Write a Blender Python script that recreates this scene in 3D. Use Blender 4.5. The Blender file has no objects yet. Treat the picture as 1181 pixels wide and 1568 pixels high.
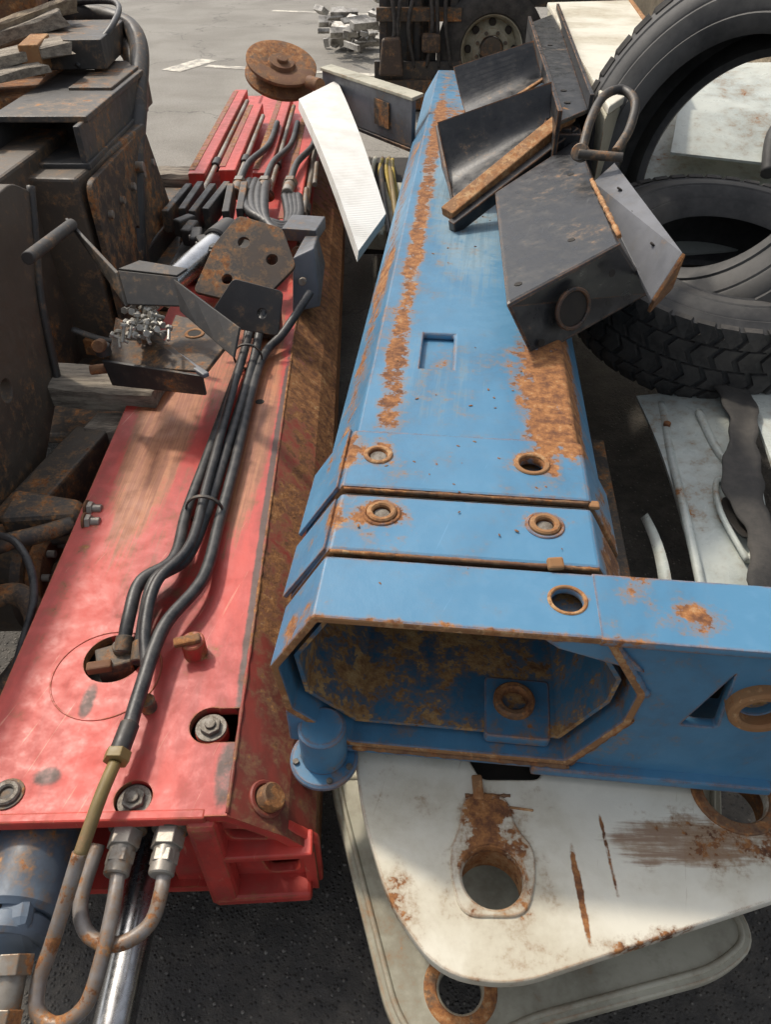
import bpy, bmesh, math, random
from mathutils import Vector, Matrix
random.seed(7)
sc=bpy.context.scene
COL=sc.collection
# ------------------------------------------------------------ node helpers
class NT:
    def __init__(s,mat):
        mat.use_nodes=True
        s.t=mat.node_tree; s.n=s.t.nodes; s.l=s.t.links
        s.b=s.n['Principled BSDF']
    def new(s,t,**k):
        n=s.n.new(t)
        for a,b in k.items(): setattr(n,a,b)
        return n
    def put(s,sock,v):
        if hasattr(v,'is_output'): s.l.new(v,sock)
        else: sock.default_value=v
    def math(s,op,a,b=0.0,c=None,clamp=False):
        n=s.new('ShaderNodeMath',operation=op); n.use_clamp=clamp
        s.put(n.inputs[0],a); s.put(n.inputs[1],b)
        if c is not None: s.put(n.inputs[2],c)
        return n.outputs[0]
    def mr(s,v,a,b,c=0.0,d=1.0,smooth=True):
        n=s.new('ShaderNodeMapRange')
        if smooth: n.interpolation_type='SMOOTHSTEP'
        s.put(n.inputs['Value'],v)
        for k,x in (('From Min',a),('From Max',b),('To Min',c),('To Max',d)): s.put(n.inputs[k],x)
        return n.outputs['Result']
    def noise(s,vec,scale,detail=6,rough=.6,dist=0.0):
        n=s.new('ShaderNodeTexNoise'); s.put(n.inputs['Vector'],vec)
        n.inputs['Scale'].default_value=scale; n.inputs['Detail'].default_value=detail
        n.inputs['Roughness'].default_value=rough; n.inputs['Distortion'].default_value=dist
        return n.outputs['Fac']
    def coord(s,scale=(1,1,1),rot=(0,0,0)):
        c=s.new('ShaderNodeTexCoord'); v=c.outputs['Object']
        if any(rot):
            r=s.new('ShaderNodeMapping'); s.l.new(v,r.inputs['Vector']); r.inputs['Rotation'].default_value=[math.radians(a) for a in rot]; v=r.outputs['Vector']
        m=s.new('ShaderNodeMapping')
        s.l.new(v,m.inputs['Vector']); m.inputs['Scale'].default_value=scale
        return m.outputs['Vector']
    def mix(s,f,a,b,mode='MIX'):
        n=s.new('ShaderNodeMix',data_type='RGBA',blend_type=mode)
        s.put(n.inputs[0],f)
        for sock,v in ((n.inputs[6],a),(n.inputs[7],b)):
            if hasattr(v,'is_output'): s.l.new(v,sock)
            else: sock.default_value=(v[0],v[1],v[2],1)
        return n.outputs[2]
    def ramp(s,f,stops):
        n=s.new('ShaderNodeValToRGB'); s.put(n.inputs[0],f)
        e=n.color_ramp.elements
        while len(e)<len(stops): e.new(.5)
        for i,(p,c) in enumerate(stops):
            e[i].position=p; e[i].color=(c[0],c[1],c[2],1)
        return n.outputs[0]
    def patch(s,vec,c,r,amt):
        a=s.new('ShaderNodeVectorMath',operation='SUBTRACT'); s.l.new(vec,a.inputs[0]); a.inputs[1].default_value=c
        d=s.new('ShaderNodeVectorMath',operation='DIVIDE'); s.l.new(a.outputs[0],d.inputs[0]); d.inputs[1].default_value=r
        l=s.new('ShaderNodeVectorMath',operation='LENGTH'); s.l.new(d.outputs[0],l.inputs[0])
        return s.mr(l.outputs['Value'],1.0,.25,0.0,amt)
    def bump(s,h,strength=.4,dist=.004):
        n=s.new('ShaderNodeBump'); s.put(n.inputs['Height'],h); n.inputs['Strength'].default_value=strength
        n.inputs['Distance'].default_value=dist
        s.l.new(n.outputs[0],s.b.inputs['Normal'])
RUST=[(.28,(.045,.022,.014)),(.44,(.15,.06,.025)),(.56,(.33,.14,.045)),(.68,(.46,.30,.15))]
def paint(name,base,base2=None,rust=.70,edge=0,patches=(),dirt=(),fade=(),fadecol=(.4,.2,.08),fade2=None,fadedir=(34,1,4),stretch=(1,1,1),
          rough=.38,metal=0.0,dirtcol=(.03,.025,.02),scr=.74,scrcol=None,rustramp=RUST,spec=.5,grime=.35,halo_c=(.26,.15,.07)):
    m=bpy.data.materials.new(name); t=NT(m)
    v=t.coord(); vs=t.coord(stretch)
    n1=t.noise(vs,3.0,6,.62,.3); n2=t.noise(v,22,6,.68); n3=t.noise(v,120,3,.6)
    mm=t.math('ADD',t.math('MULTIPLY',n1,.42),t.math('ADD',t.math('MULTIPLY',n2,.43),t.math('MULTIPLY',n3,.15)))
    tot=mm
    for c,r,a in patches: tot=t.math('ADD',tot,t.patch(v,c,r,a))
    tot0=tot
    if edge:
        be=t.new('ShaderNodeBevel'); be.samples=3; be.inputs['Radius'].default_value=edge
        ge=t.new('ShaderNodeNewGeometry')
        d=t.new('ShaderNodeVectorMath',operation='DOT_PRODUCT'); t.l.new(be.outputs[0],d.inputs[0]); t.l.new(ge.outputs['Normal'],d.inputs[1])
        ed=t.mr(d.outputs['Value'],.998,.88,0,.16)
        tot=t.math('ADD',tot,ed)
    mask=t.mr(tot,rust-.012,rust+.018)
    mask0=t.mr(tot0,rust-.012,rust+.018) if edge else mask
    halo=t.mr(tot,rust-.08,rust+.01,0,.55)
    if base2 is None: base2=tuple(x*.72 for x in base)
    col=t.mix(t.mr(n1,.38,.62),base,base2)
    col=t.mix(t.mr(n2,.45,.72,0,.40),col,tuple(min(1,x*1.22+.03) for x in base))
    if scr<.9:
        s1=t.noise(t.coord((26,1.1,5),(0,0,17)),5,4,.55,.6)
        sm=t.mr(s1,scr-.05,scr+.02,0,.5)
        col=t.mix(sm,col,scrcol or tuple(min(1,x*1.35+.06) for x in base))
    if fade:
        fo=None
        fs=t.noise(t.coord(fadedir,(0,0,2)),3,5,.7,.15)
        for c,r,a in fade:
            q=t.patch(v,c,r,a); fo=q if fo is None else t.math('MAXIMUM',fo,q)
        ff=t.mr(t.math('ADD',fo,t.math('ADD',t.math('MULTIPLY',fs,.6),t.math('MULTIPLY',n2,.4))),.90,1.12,0,.88)
        col=t.mix(ff,col,t.mix(t.mr(fs,.38,.6),fadecol,fade2 or tuple(x*.45 for x in fadecol)))
    gr=t.math('MULTIPLY',t.mr(t.math('ADD',t.math('MULTIPLY',n1,.5),t.math('MULTIPLY',n2,.5)),.45,.62),grime)
    col=t.mix(gr,col,dirtcol)
    if dirt:
        do=None
        for c,r,a in dirt:
            q=t.patch(v,c,r,a); do=q if do is None else t.math('MAXIMUM',do,q)
        dm=t.mr(t.math('ADD',do,t.math('MULTIPLY',n2,.6)),.68,.95,0,.93)
        col=t.mix(dm,col,dirtcol)
    col=t.mix(halo,col,halo_c)
    rc=t.ramp(t.math('ADD',t.math('MULTIPLY',t.noise(v,38,6,.75),.75),t.math('MULTIPLY',n1,.25)),rustramp)
    col=t.mix(mask,col,rc)
    t.l.new(col,t.b.inputs['Base Color'])
    r=t.math('ADD',t.math('MULTIPLY',t.math('SUBTRACT',n2,.5),.7),rough,clamp=True)
    r=t.math('MAXIMUM',r,t.math('MULTIPLY',mask,.88)); t.l.new(r,t.b.inputs['Roughness'])
    if metal: t.l.new(t.math('MULTIPLY',t.math('SUBTRACT',1.0,mask),metal),t.b.inputs['Metallic'])
    t.b.inputs['Specular IOR Level'].default_value=spec
    h=t.math('ADD',t.math('MULTIPLY',mask0,t.math('ADD',-.6,n3)),t.math('ADD',t.math('MULTIPLY',n2,.35),t.math('MULTIPLY',n3,.12)))
    t.bump(h,.45,.004)
    return m
def simple(name,c1,c2,scale=8,rough=.6,metal=0,bump=.3,bd=.003,stretch=(1,1,1),lo=.35,hi=.65,spec=.5):
    m=bpy.data.materials.new(name); t=NT(m); v=t.coord(stretch)
    n=t.noise(v,scale,6,.65); n2=t.noise(v,scale*9,3,.6)
    col=t.mix(t.mr(t.math('ADD',t.math('MULTIPLY',n,.75),t.math('MULTIPLY',n2,.25)),lo,hi),c1,c2)
    t.l.new(col,t.b.inputs['Base Color'])
    t.l.new(t.math('ADD',rough-.12,t.math('MULTIPLY',n2,.24)),t.b.inputs['Roughness'])
    t.b.inputs['Metallic'].default_value=metal; t.b.inputs['Specular IOR Level'].default_value=spec
    t.bump(t.math('ADD',n,t.math('MULTIPLY',n2,.5)),bump,bd)
    return m
# ------------------------------------------------------------ materials
P=lambda x,y,z,rx,ry,rz,a:((x,y,z),(rx,ry,rz),a)
BP=[P(-.135,3.1,.8,.048,2.1,.08,.165),P(-.13,1.55,.8,.05,.42,.08,.15),P(.25,1.60,.78,.15,.50,.12,.18),P(.24,1.32,.8,.10,.12,.1,.12),
    P(-.24,2.4,.73,.06,1.9,.08,.12),P(.42,.82,.8,.10,.06,.06,.12),P(.60,.8,.75,.10,.1,.12,.14),P(-.10,1.0,.8,.10,.10,.05,.07),
    P(.0,4.1,.8,.25,1.0,.08,.09),P(.33,1.0,.7,.06,.30,.2,.17),P(-.135,1.205,.8,.075,.06,.04,.14),P(.175,1.205,.8,.075,.06,.04,.12),
    P(-.11,1.03,.8,.07,.055,.04,.13),P(.19,1.03,.8,.07,.055,.04,.14),P(-.22,.80,.74,.09,.06,.12,.09),P(.05,.765,.795,.5,.018,.03,.13),
    P(.215,.842,.8,.065,.05,.04,.11),P(-.20,1.2,.80,.03,.14,.04,.13),P(-.20,1.0,.79,.03,.10,.04,.10),P(-.03,1.67,.79,.06,.11,.04,.06)]
M_blue=paint('blue_paint_rusty',(.075,.215,.355),(.058,.178,.305),rust=.605,edge=.009,stretch=(1,.5,1),patches=BP,
  fade=[P(.04,3.2,.8,.32,2.3,.1,.66),P(-.03,1.55,.8,.30,.5,.1,.44),P(-.135,2.9,.8,.05,2.2,.06,.70),P(.0,1.15,.8,.3,.25,.1,.30)],fadecol=(.27,.36,.40),fade2=(.15,.25,.32),rough=.46,grime=.34,dirtcol=(.06,.07,.072))
M_bluein=paint('blue_paint_heavy_rust',(.05,.17,.28),(.035,.11,.19),rust=.515,rough=.6,patches=[P(.10,.88,.44,.08,.10,.1,-.08),P(-.02,.95,.44,.06,.12,.1,-.05)],scr=1,
  rustramp=[(.28,(.07,.035,.02)),(.43,(.21,.10,.04)),(.55,(.38,.22,.085)),(.7,(.50,.36,.17))])
M_red=paint('red_paint_worn',(.56,.060,.043),(.45,.042,.034),rust=.640,edge=.006,stretch=(2.2,.35,1),
  fade=[P(-.61,2.0,.45,.17,1.2,.1,.82),P(-.345,2.0,.45,.11,1.2,.1,.78),P(-.48,2.5,.45,.25,1.2,.1,.60),P(-.5,1.35,.45,.34,.7,.1,.42),P(-.30,3.3,.45,.1,1.5,.1,.5)],fadecol=(.46,.20,.085),fade2=(.30,.115,.05),
  dirt=[P(-.268,1.5,.45,.024,1.5,.05,.74),P(-.275,.72,.45,.04,.14,.06,.62),P(-.60,.72,.45,.05,.04,.06,.6),P(-.57,.88,.45,.03,.09,.06,.6),P(-.49,1.10,.45,.16,.30,.03,.46),P(-.31,.82,.45,.07,.07,.03,.42),P(-.70,1.3,.45,.03,.3,.03,.4),P(-.44,.68,.45,.06,.06,.03,.4)],
  patches=[P(-.70,2.2,.45,.05,.5,.1,.16),P(-.70,1.2,.45,.04,.6,.1,.09),P(-.36,1.0,.45,.07,.05,.1,.10),P(-.40,1.4,.45,.10,.5,.1,.05)],
  rough=.50,scrcol=(.66,.30,.20),scr=.70,grime=.34,dirtcol=(.050,.034,.026),halo_c=(.30,.11,.05))
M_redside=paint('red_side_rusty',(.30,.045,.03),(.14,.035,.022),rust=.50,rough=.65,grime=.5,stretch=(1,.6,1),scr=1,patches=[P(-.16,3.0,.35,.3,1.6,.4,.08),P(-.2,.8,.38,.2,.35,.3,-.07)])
M_black=paint('black_paint_chipped',(.024,.025,.028),(.017,.018,.020),rust=.635,edge=.007,rough=.36,spec=.5,scr=.72,scrcol=(.12,.125,.13),grime=.22,dirtcol=(.075,.07,.06))
M_blackm=paint('black_steel_matt',(.032,.031,.031),(.048,.041,.034),rust=.59,rough=.55,grime=.4,dirtcol=(.085,.07,.052),scr=1)
M_dark=paint('dark_weathered_steel',(.085,.066,.048),(.048,.042,.036),rust=.555,rough=.62,grime=.5,stretch=(.6,.6,.6),scr=1)
M_rust=paint('rusty_steel',(.15,.065,.03),(.08,.038,.022),rust=.5,rough=.82,grime=.4,scr=1)
M_rustdk=paint('dark_rusty_plate',(.06,.04,.028),(.03,.026,.024),rust=.54,rough=.7,grime=.4,scr=1)
M_rustlite=paint('rust_orange_edge',(.30,.15,.06),(.2,.08,.03),rust=.5,rough=.88,grime=.1,scr=1,
   rustramp=[(.3,(.10,.04,.018)),(.47,(.32,.14,.05)),(.64,(.50,.33,.17))])
M_white=paint('white_paint_rusty',(.70,.67,.57),(.57,.53,.42),rust=.615,edge=.006,rough=.55,
  patches=[P(.332,.53,.38,.010,.12,.03,.24),P(.395,.60,.38,.007,.13,.03,.20),P(.47,.445,.38,.14,.05,.06,.19),P(.56,.61,.38,.20,.07,.06,.10),P(.19,.60,.39,.10,.12,.08,.14),P(.80,.62,.38,.2,.12,.1,.14),
    P(.02,.52,.38,.05,.08,.05,.07),P(.19,.68,.39,.07,.05,.05,.12),P(.45,.68,.38,.2,.06,.05,.05)],
  fade=[P(.54,.61,.38,.28,.10,.05,.62),P(.72,.64,.38,.14,.08,.05,.62)],fadecol=(.34,.23,.14),fade2=(.24,.13,.07),fadedir=(2,30,4),scr=.74,scrcol=(.42,.35,.25),grime=.36,dirtcol=(.32,.26,.17))
M_lid=paint('cream_lid_paint',(.70,.67,.57),(.57,.53,.42),rust=.64,edge=.006,rough=.55,grime=.35,dirtcol=(.32,.26,.17))
M_cream=paint('cream_paint_dirty',(.44,.42,.33),(.34,.325,.25),rust=.635,edge=.006,rough=.62,scrcol=(.52,.49,.40),grime=.55,dirtcol=(.15,.13,.09))
M_body=paint('white_body_panel',(.58,.61,.56),(.46,.50,.47),rust=.61,rough=.34,scrcol=(.7,.7,.68),grime=.45,dirtcol=(.20,.17,.12))
M_grey=paint('grey_steel',(.15,.155,.17),(.095,.10,.11),rust=.62,rough=.48,grime=.4)
M_bluegrey=paint('bluegrey_cast',(.12,.16,.21),(.07,.09,.12),rust=.58,rough=.5,grime=.6,scr=1)
M_pipe=paint('pipe_flaking',(.34,.31,.28),(.19,.165,.15),rust=.555,rough=.42,grime=.4,metal=.2,scr=1)
M_pipeo=paint('pipe_olive',(.24,.17,.06),(.15,.11,.04),rust=.58,rough=.55,grime=.4,scr=1)
M_fit=paint('fitting_zinc',(.31,.28,.24),(.19,.17,.14),rust=.56,rough=.45,grime=.5,metal=.4,scr=1)
M_rubber=simple('tyre_rubber',(.028,.028,.029),(.075,.073,.070),5,.64,0,.25,.003)
M_tread=simple('tyre_tread_rubber',(.024,.023,.022),(.072,.066,.06),9,.78,0,.4,.004)
M_flap=simple('old_rubber_flap',(.035,.033,.031),(.075,.068,.06),7,.8,0,.5,.005)
M_hose=simple('hose_rubber',(.020,.021,.023),(.070,.066,.063),30,.45,0,.3,.002)
M_chrome=simple('chrome_rod',(.60,.60,.60),(.40,.39,.38),10,.26,1,.05,.001)
M_wood=simple('weathered_timber',(.38,.33,.26),(.15,.125,.10),6,.88,0,.7,.006,(1,10,10))
M_woodb=simple('timber_tan',(.33,.26,.17),(.17,.12,.08),6,.85,0,.8,.006,(9,1,9))
M_concrete=simple('rough_render_wall',(.58,.48,.34),(.33,.27,.19),14,.9,0,1.0,.02,(1,1,.5))
M_linep=simple('road_paint_worn',(.64,.60,.51),(.29,.27,.24),7,.8,0,.3,.003,(1,1,1),.42,.6)
M_yellow=simple('yellow_plastic',(.50,.36,.05),(.32,.23,.04),12,.5)
M_void=simple('painted_void_shade',(.014,.012,.010),(.026,.020,.015),20,.8)  # near-black painted in for the shade in holes, gaps and under parts
M_bolt=simple('steel_bolt',(.24,.22,.19),(.10,.08,.06),60,.5,.4,.6,.003)
M_scrap=simple('scrap_alloy',(.5,.48,.44),(.10,.09,.08),6,.5,.3,.5)
def foam_mat():
    m=bpy.data.materials.new('white_foam'); t=NT(m); v=t.coord((26,26,26),(0,0,-20))
    w=t.new('ShaderNodeTexWave'); w.inputs['Scale'].default_value=.9; w.inputs['Distortion'].default_value=.6; w.bands_direction='Y'; t.l.new(v,w.inputs['Vector'])
    n=t.noise(t.coord(),7,5)
    t.l.new(t.mix(t.mr(n,.4,.7),(.80,.79,.75),(.68,.66,.61)),t.b.inputs['Base Color'])
    t.b.inputs['Roughness'].default_value=.85
    t.bump(w.outputs['Fac'],.25,.004); return m
M_foam=foam_mat()
def asphalt_mat():
    m=bpy.data.materials.new('asphalt'); t=NT(m); v=t.coord()
    n=t.noise(v,1.1,6,.6,.4); n2=t.noise(v,60,4,.7); n4=t.noise(v,9,6,.7)
    vo=t.new('ShaderNodeTexVoronoi'); vo.inputs['Scale'].default_value=95; t.l.new(v,vo.inputs['Vector'])
    vc=t.new('ShaderNodeTexVoronoi'); vc.feature='DISTANCE_TO_EDGE'; vc.inputs['Scale'].default_value=.45
    wv=t.new('ShaderNodeVectorMath',operation='ADD'); nn=t.new('ShaderNodeTexNoise'); nn.inputs['Scale'].default_value=2.5; nn.inputs['Detail'].default_value=6
    t.l.new(v,nn.inputs['Vector']); t.l.new(v,wv.inputs[0]); t.l.new(nn.outputs['Color'],wv.inputs[1]); t.l.new(wv.outputs[0],vc.inputs['Vector'])
    crack=t.mr(vc.outputs['Distance'],.002,.008,.5,0)
    sep=t.new('ShaderNodeSeparateXYZ'); t.l.new(v,sep.inputs[0])
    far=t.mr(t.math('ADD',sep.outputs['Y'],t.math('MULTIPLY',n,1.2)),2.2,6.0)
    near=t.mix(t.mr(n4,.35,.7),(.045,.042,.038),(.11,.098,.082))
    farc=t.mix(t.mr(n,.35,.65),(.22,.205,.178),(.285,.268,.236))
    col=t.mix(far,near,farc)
    st=t.mr(vo.outputs['Distance'],.05,.45,1,0)
    sepc=t.new('ShaderNodeSeparateColor'); t.l.new(vo.outputs['Color'],sepc.inputs[0])
    lightst=t.math('MULTIPLY',t.mr(sepc.outputs[0],.86,.93),st)
    col=t.mix(t.math('MULTIPLY',lightst,.6),col,(.36,.33,.28))
    col=t.mix(t.mr(n2,.4,.75,0,.35),col,(.04,.038,.035))
    col=t.mix(crack,col,(.07,.065,.06))
    t.l.new(col,t.b.inputs['Base Color']); t.b.inputs['Roughness'].default_value=.85
    t.bump(t.math('ADD',t.math('MULTIPLY',st,.8),n2),.9,.006); return m
M_asph=asphalt_mat()
# ------------------------------------------------------------ mesh helpers
G=None
def group(name,loc=(0,0,0),rz=0.0):
    global G
    e=bpy.data.objects.new(name,None); e.location=loc; e.rotation_euler=(0,0,math.radians(rz)); e.empty_display_size=.1
    COL.objects.link(e); G=e; return e
def link(name,me,mat,bevel=0,smooth=False,seg=2):
    o=bpy.data.objects.new(name,me); COL.objects.link(o)
    if mat: me.materials.append(mat)
    if G: o.parent=G
    if smooth:
        for p in me.polygons: p.use_smooth=True
    if bevel:
        b=o.modifiers.new('bevel','BEVEL'); b.width=bevel; b.segments=seg; b.limit_method='ANGLE'; b.angle_limit=math.radians(35)
    return o
def mesh(name,vs,fs,mat,bevel=0,smooth=False):
    me=bpy.data.meshes.new(name); me.from_pydata([tuple(v) for v in vs],[],fs); 
    bm=bmesh.new(); bm.from_mesh(me); bmesh.ops.recalc_face_normals(bm,faces=bm.faces); bm.to_mesh(me); bm.free(); me.update()
    return link(name,me,mat,bevel,smooth)
def setface(o,test,mat):
    o.data.materials.append(mat); k=len(o.data.materials)-1
    for p in o.data.polygons:
        if test(p): p.material_index=k
def hexa(name,b,t,mat,bevel=.004):
    return mesh(name,list(b)+list(t),[(0,3,2,1),(4,5,6,7),(0,1,5,4),(1,2,6,5),(2,3,7,6),(3,0,4,7)],mat,bevel)
def box(name,c,s,mat,rot=(0,0,0),bevel=.004):
    R=Matrix.Rotation(math.radians(rot[2]),3,'Z')@Matrix.Rotation(math.radians(rot[1]),3,'Y')@Matrix.Rotation(math.radians(rot[0]),3,'X')
    v=[]
    for z in (-.5,.5):
        for x,y in ((-.5,-.5),(.5,-.5),(.5,.5),(-.5,.5)): v.append(Vector(c)+R@Vector((x*s[0],y*s[1],z*s[2])))
    return hexa(name,v[:4],v[4:],mat,bevel)
def beam(name,p0,p1,w,h,mat,bevel=.004,up=(0,0,1)):
    p0=Vector(p0);p1=Vector(p1);d=(p1-p0).normalized();u=Vector(up);r=d.cross(u).normalized();u=r.cross(d)
    f=lambda p:[p-r*w/2-u*h/2,p+r*w/2-u*h/2,p+r*w/2+u*h/2,p-r*w/2+u*h/2]
    return hexa(name,f(p0),f(p1),mat,bevel)
def timber(name,p0,p1,w,h,mat,n=10,amp=.003):
    p0=Vector(p0);p1=Vector(p1);d=(p1-p0).normalized();r=d.cross(Vector((0,0,1))).normalized();u=r.cross(d)
    vs=[];fs=[];m=8
    prof=[(-.5,-.4),(-.42,-.5),(.42,-.5),(.5,-.4),(.5,.4),(.42,.5),(-.42,.5),(-.5,.4)]
    for i in range(n+1):
        q=p0.lerp(p1,i/n)
        for a,b in prof: 
            e=(random.uniform(-amp*4,amp*4) if i in (0,n) else 0)
            vs.append(q+r*(a*w+random.uniform(-amp,amp))+u*(b*h+random.uniform(-amp,amp))+d*e)
    for i in range(n):
        for k in range(m): fs.append((i*m+k,i*m+(k+1)%m,(i+1)*m+(k+1)%m,(i+1)*m+k))
    fs+=[tuple(range(m)),tuple(n*m+k for k in range(m))]
    return mesh(name,vs,fs,mat,0)
def sheet(name,corners,th,mat,bevel=.002,curve=0,n=10):
    a,b,c,d=[Vector(p) for p in corners]; N=(b-a).cross(d-a).normalized()
    if curve: n=max(n,16)
    vs=[];fs=[]
    for k in (0,1):
        for i in range(n+1):
            s=i/n; off=-N*curve*math.sin(math.pi*s)+N*th*k
            vs.append(a.lerp(d,s)+off); vs.append(b.lerp(c,s)+off)
    m=2*(n+1)
    for i in range(n):
        j=2*i; fs+= [(j,j+1,j+3,j+2),(m+j,m+j+2,m+j+3,m+j+1),(j,j+2,m+j+2,m+j),(j+1,m+j+1,m+j+3,j+3)]
    fs+=[(0,m,m+1,1),(2*n,2*n+1,m+2*n+1,m+2*n)]
    o=mesh(name,vs,fs,mat,0 if curve else bevel,bool(curve))
    if curve: e=o.modifiers.new('es','EDGE_SPLIT'); e.split_angle=math.radians(35)
    return o
def basis(axis):
    w=Vector(axis).normalized(); a=Vector((0,0,1)) if abs(w.z)<.9 else Vector((1,0,0))
    u=a.cross(w).normalized(); return u,w.cross(u),w
def lathe(name,prof,c,axis,mat,n=48,smooth=True,bevel=0,closed=False):
    u,v,w=basis(axis); vs=[];fs=[];m=len(prof)
    for i in range(n):
        a=2*math.pi*i/n
        for r,h in prof: vs.append(Vector(c)+u*math.cos(a)*r+v*math.sin(a)*r+w*h)
    for i in range(n):
        j=(i+1)%n
        for k in range(m if closed else m-1):
            q=(k+1)%m
            fs.append((i*m+k,j*m+k,j*m+q,i*m+q))
    if not closed:
        fs.append(tuple(i*m for i in range(n))); fs.append(tuple(i*m+m-1 for i in range(n)))
    o=mesh(name,vs,fs,mat,bevel,False)
    if smooth:
        for p in o.data.polygons: p.use_smooth = len(p.vertices)==4
        e=o.modifiers.new('es','EDGE_SPLIT'); e.split_angle=math.radians(35)
    return o
def cyl(name,p0,p1,r,mat,n=24,r2=None,ch=.12):
    p0=Vector(p0);p1=Vector(p1);L=(p1-p0).length; r2=r if r2 is None else r2; c=min(r*ch,L*.2)
    return lathe(name,[(r-c,0),(r,c),(r2,L-c),(r2-c,L)],p0,p1-p0,mat,n)
def ring(name,c,ro,ri,h,mat,axis=(0,0,1),n=40):
    e=min((ro-ri)*.25,h*.4)
    return lathe(name,[(ri,0),(ro,0),(ro,h-e),(ro-e,h),(ri+e,h),(ri,h-e)],c,axis,mat,n,closed=True)
def spline(pts,res=8):
    pts=[Vector(p) for p in pts]; out=[]
    for i in range(len(pts)-1):
        p0=pts[max(i-1,0)];p1=pts[i];p2=pts[i+1];p3=pts[min(i+2,len(pts)-1)]
        for k in range(res):
            t=k/res; out.append(.5*((2*p1)+(p2-p0)*t+(2*p0-5*p1+4*p2-p3)*t*t+(3*p1-p0-3*p2+p3)*t**3))
    out.append(pts[-1]); return out
def tube(name,pts,r,mat,n=14,res=8,smoothpath=True,jit=0):
    path=spline(pts,res) if smoothpath else [Vector(p) for p in pts]
    vs=[];fs=[]; prev=None
    for i,p in enumerate(path):
        d=(path[min(i+1,len(path)-1)]-path[max(i-1,0)]).normalized()
        if prev is None: u,_,_=basis(d)
        else: u=(prev-d*prev.dot(d)).normalized()
        prev=u; v=d.cross(u); rr=r*(1+random.uniform(-jit,jit))
        for k in range(n):
            a=2*math.pi*k/n; vs.append(p+(u*math.cos(a)+v*math.sin(a))*rr)
    for i in range(len(path)-1):
        for k in range(n):
            q=(k+1)%n; fs.append((i*n+k,i*n+q,(i+1)*n+q,(i+1)*n+k))
    fs.append(tuple(range(n))); fs.append(tuple((len(path)-1)*n+k for k in range(n)))
    o=mesh(name,vs,fs,mat)
    for p in o.data.polygons: p.use_smooth=len(p.vertices)==4
    return o
def weld(name,a,b,r,mat,n=40):
    a=Vector(a);b=Vector(b)
    return tube(name,[a.lerp(b,i/n) for i in range(n+1)],r,mat,8,1,False,.28)
def hexnut(name,c,r,h,mat,axis=(0,0,1),hole=0):
    u,v,w=basis(axis); vs=[]
    for hh in (0,h):
        for i in range(6): vs.append(Vector(c)+u*math.cos(i*math.pi/3)*r+v*math.sin(i*math.pi/3)*r+w*hh)
    return mesh(name,vs,[tuple(range(5,-1,-1)),tuple(range(6,12))]+[(i,(i+1)%6,6+(i+1)%6,6+i) for i in range(6)],mat,.0015)
def bolt(name,c,r,mat,axis=(0,0,1),h=.012,washer=True):
    w=Vector(axis).normalized(); c=Vector(c)
    if washer: cyl(name+'_washer',c,c+w*.004,r*1.45,mat,28)
    hexnut(name+'_head',c+w*.004,r,h,mat,axis); cyl(name+'_stud',c+w*(.004+h),c+w*(.009+h),r*.5,mat,16)
def inset(poly,d):
    n=len(poly); A=sum(poly[i][0]*poly[(i+1)%n][1]-poly[(i+1)%n][0]*poly[i][1] for i in range(n)); s=1 if A>0 else -1
    out=[]
    for i in range(n):
        a=Vector(poly[i-1]);b=Vector(poly[i]);c=Vector(poly[(i+1)%n])
        e1=(b-a).normalized();e2=(c-b).normalized(); n1=Vector((-e1.y,e1.x))*s;n2=Vector((-e2.y,e2.x))*s
        m=(n1+n2).normalized(); out.append(tuple(b+m*(d/max(.3,m.dot(n1)))))
    return out
def prism(name,poly,y0,y1,mat,bevel=.004,shell=0):
    n=len(poly)
    if not shell:
        vs=[(x,y0,z) for x,z in poly]+[(x,y1,z) for x,z in poly]
        fs=[tuple(range(n)),tuple(range(2*n-1,n-1,-1))]+[(i,(i+1)%n,n+(i+1)%n,n+i) for i in range(n)]
    else:
        ins=inset(poly,shell)
        vs=[(x,y,z) for y in (y0,y1) for P_ in (poly,ins) for x,z in P_]
        fs=[]
        for i in range(n):
            j=(i+1)%n
            fs+=[(i,j,n+j,n+i),(2*n+i,3*n+i,3*n+j,2*n+j),(i,2*n+i,2*n+j,j),(n+i,n+j,3*n+j,3*n+i)]
    return mesh(name,vs,fs,mat,bevel)
def plate(name,outline,holes,th,mat,mtx=None,bevel=.002):
    cu=bpy.data.curves.new(name,'CURVE'); cu.dimensions='2D'; cu.fill_mode='BOTH'; cu.extrude=th/2; cu.bevel_depth=bevel; cu.bevel_resolution=1
    for pts in [outline]+list(holes):
        s=cu.splines.new('POLY'); s.points.add(len(pts)-1); s.use_cyclic_u=True
        for i,p in enumerate(pts): s.points[i].co=(p[0],p[1],0,1)
    o=bpy.data.objects.new(name,cu); COL.objects.link(o)
    dg=bpy.context.evaluated_depsgraph_get(); me=bpy.data.meshes.new_from_object(o.evaluated_get(dg)); bpy.data.objects.remove(o)
    if mtx: me.transform(mtx)
    me.materials.clear()
    return link(name,me,mat)
def circ(x,y,r,n=40,ry=None): return [(x+r*math.cos(2*math.pi*i/n),y+(ry or r)*math.sin(2*math.pi*i/n)) for i in range(n)]
def rpoly(pts,r,n=6):
    out=[];m=len(pts)
    for i in range(m):
        a=Vector(pts[i-1]);b=Vector(pts[i]);c=Vector(pts[(i+1)%m])
        rr=r[i] if isinstance(r,(list,tuple)) else r
        d1=(a-b);d2=(c-b); k=min(rr,d1.length*.45,d2.length*.45); p=b+d1.normalized()*k;q=b+d2.normalized()*k
        for j in range(n+1):
            t=j/n; out.append(tuple(p*(1-t)**2+b*2*t*(1-t)+q*t*t))
    return out
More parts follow.
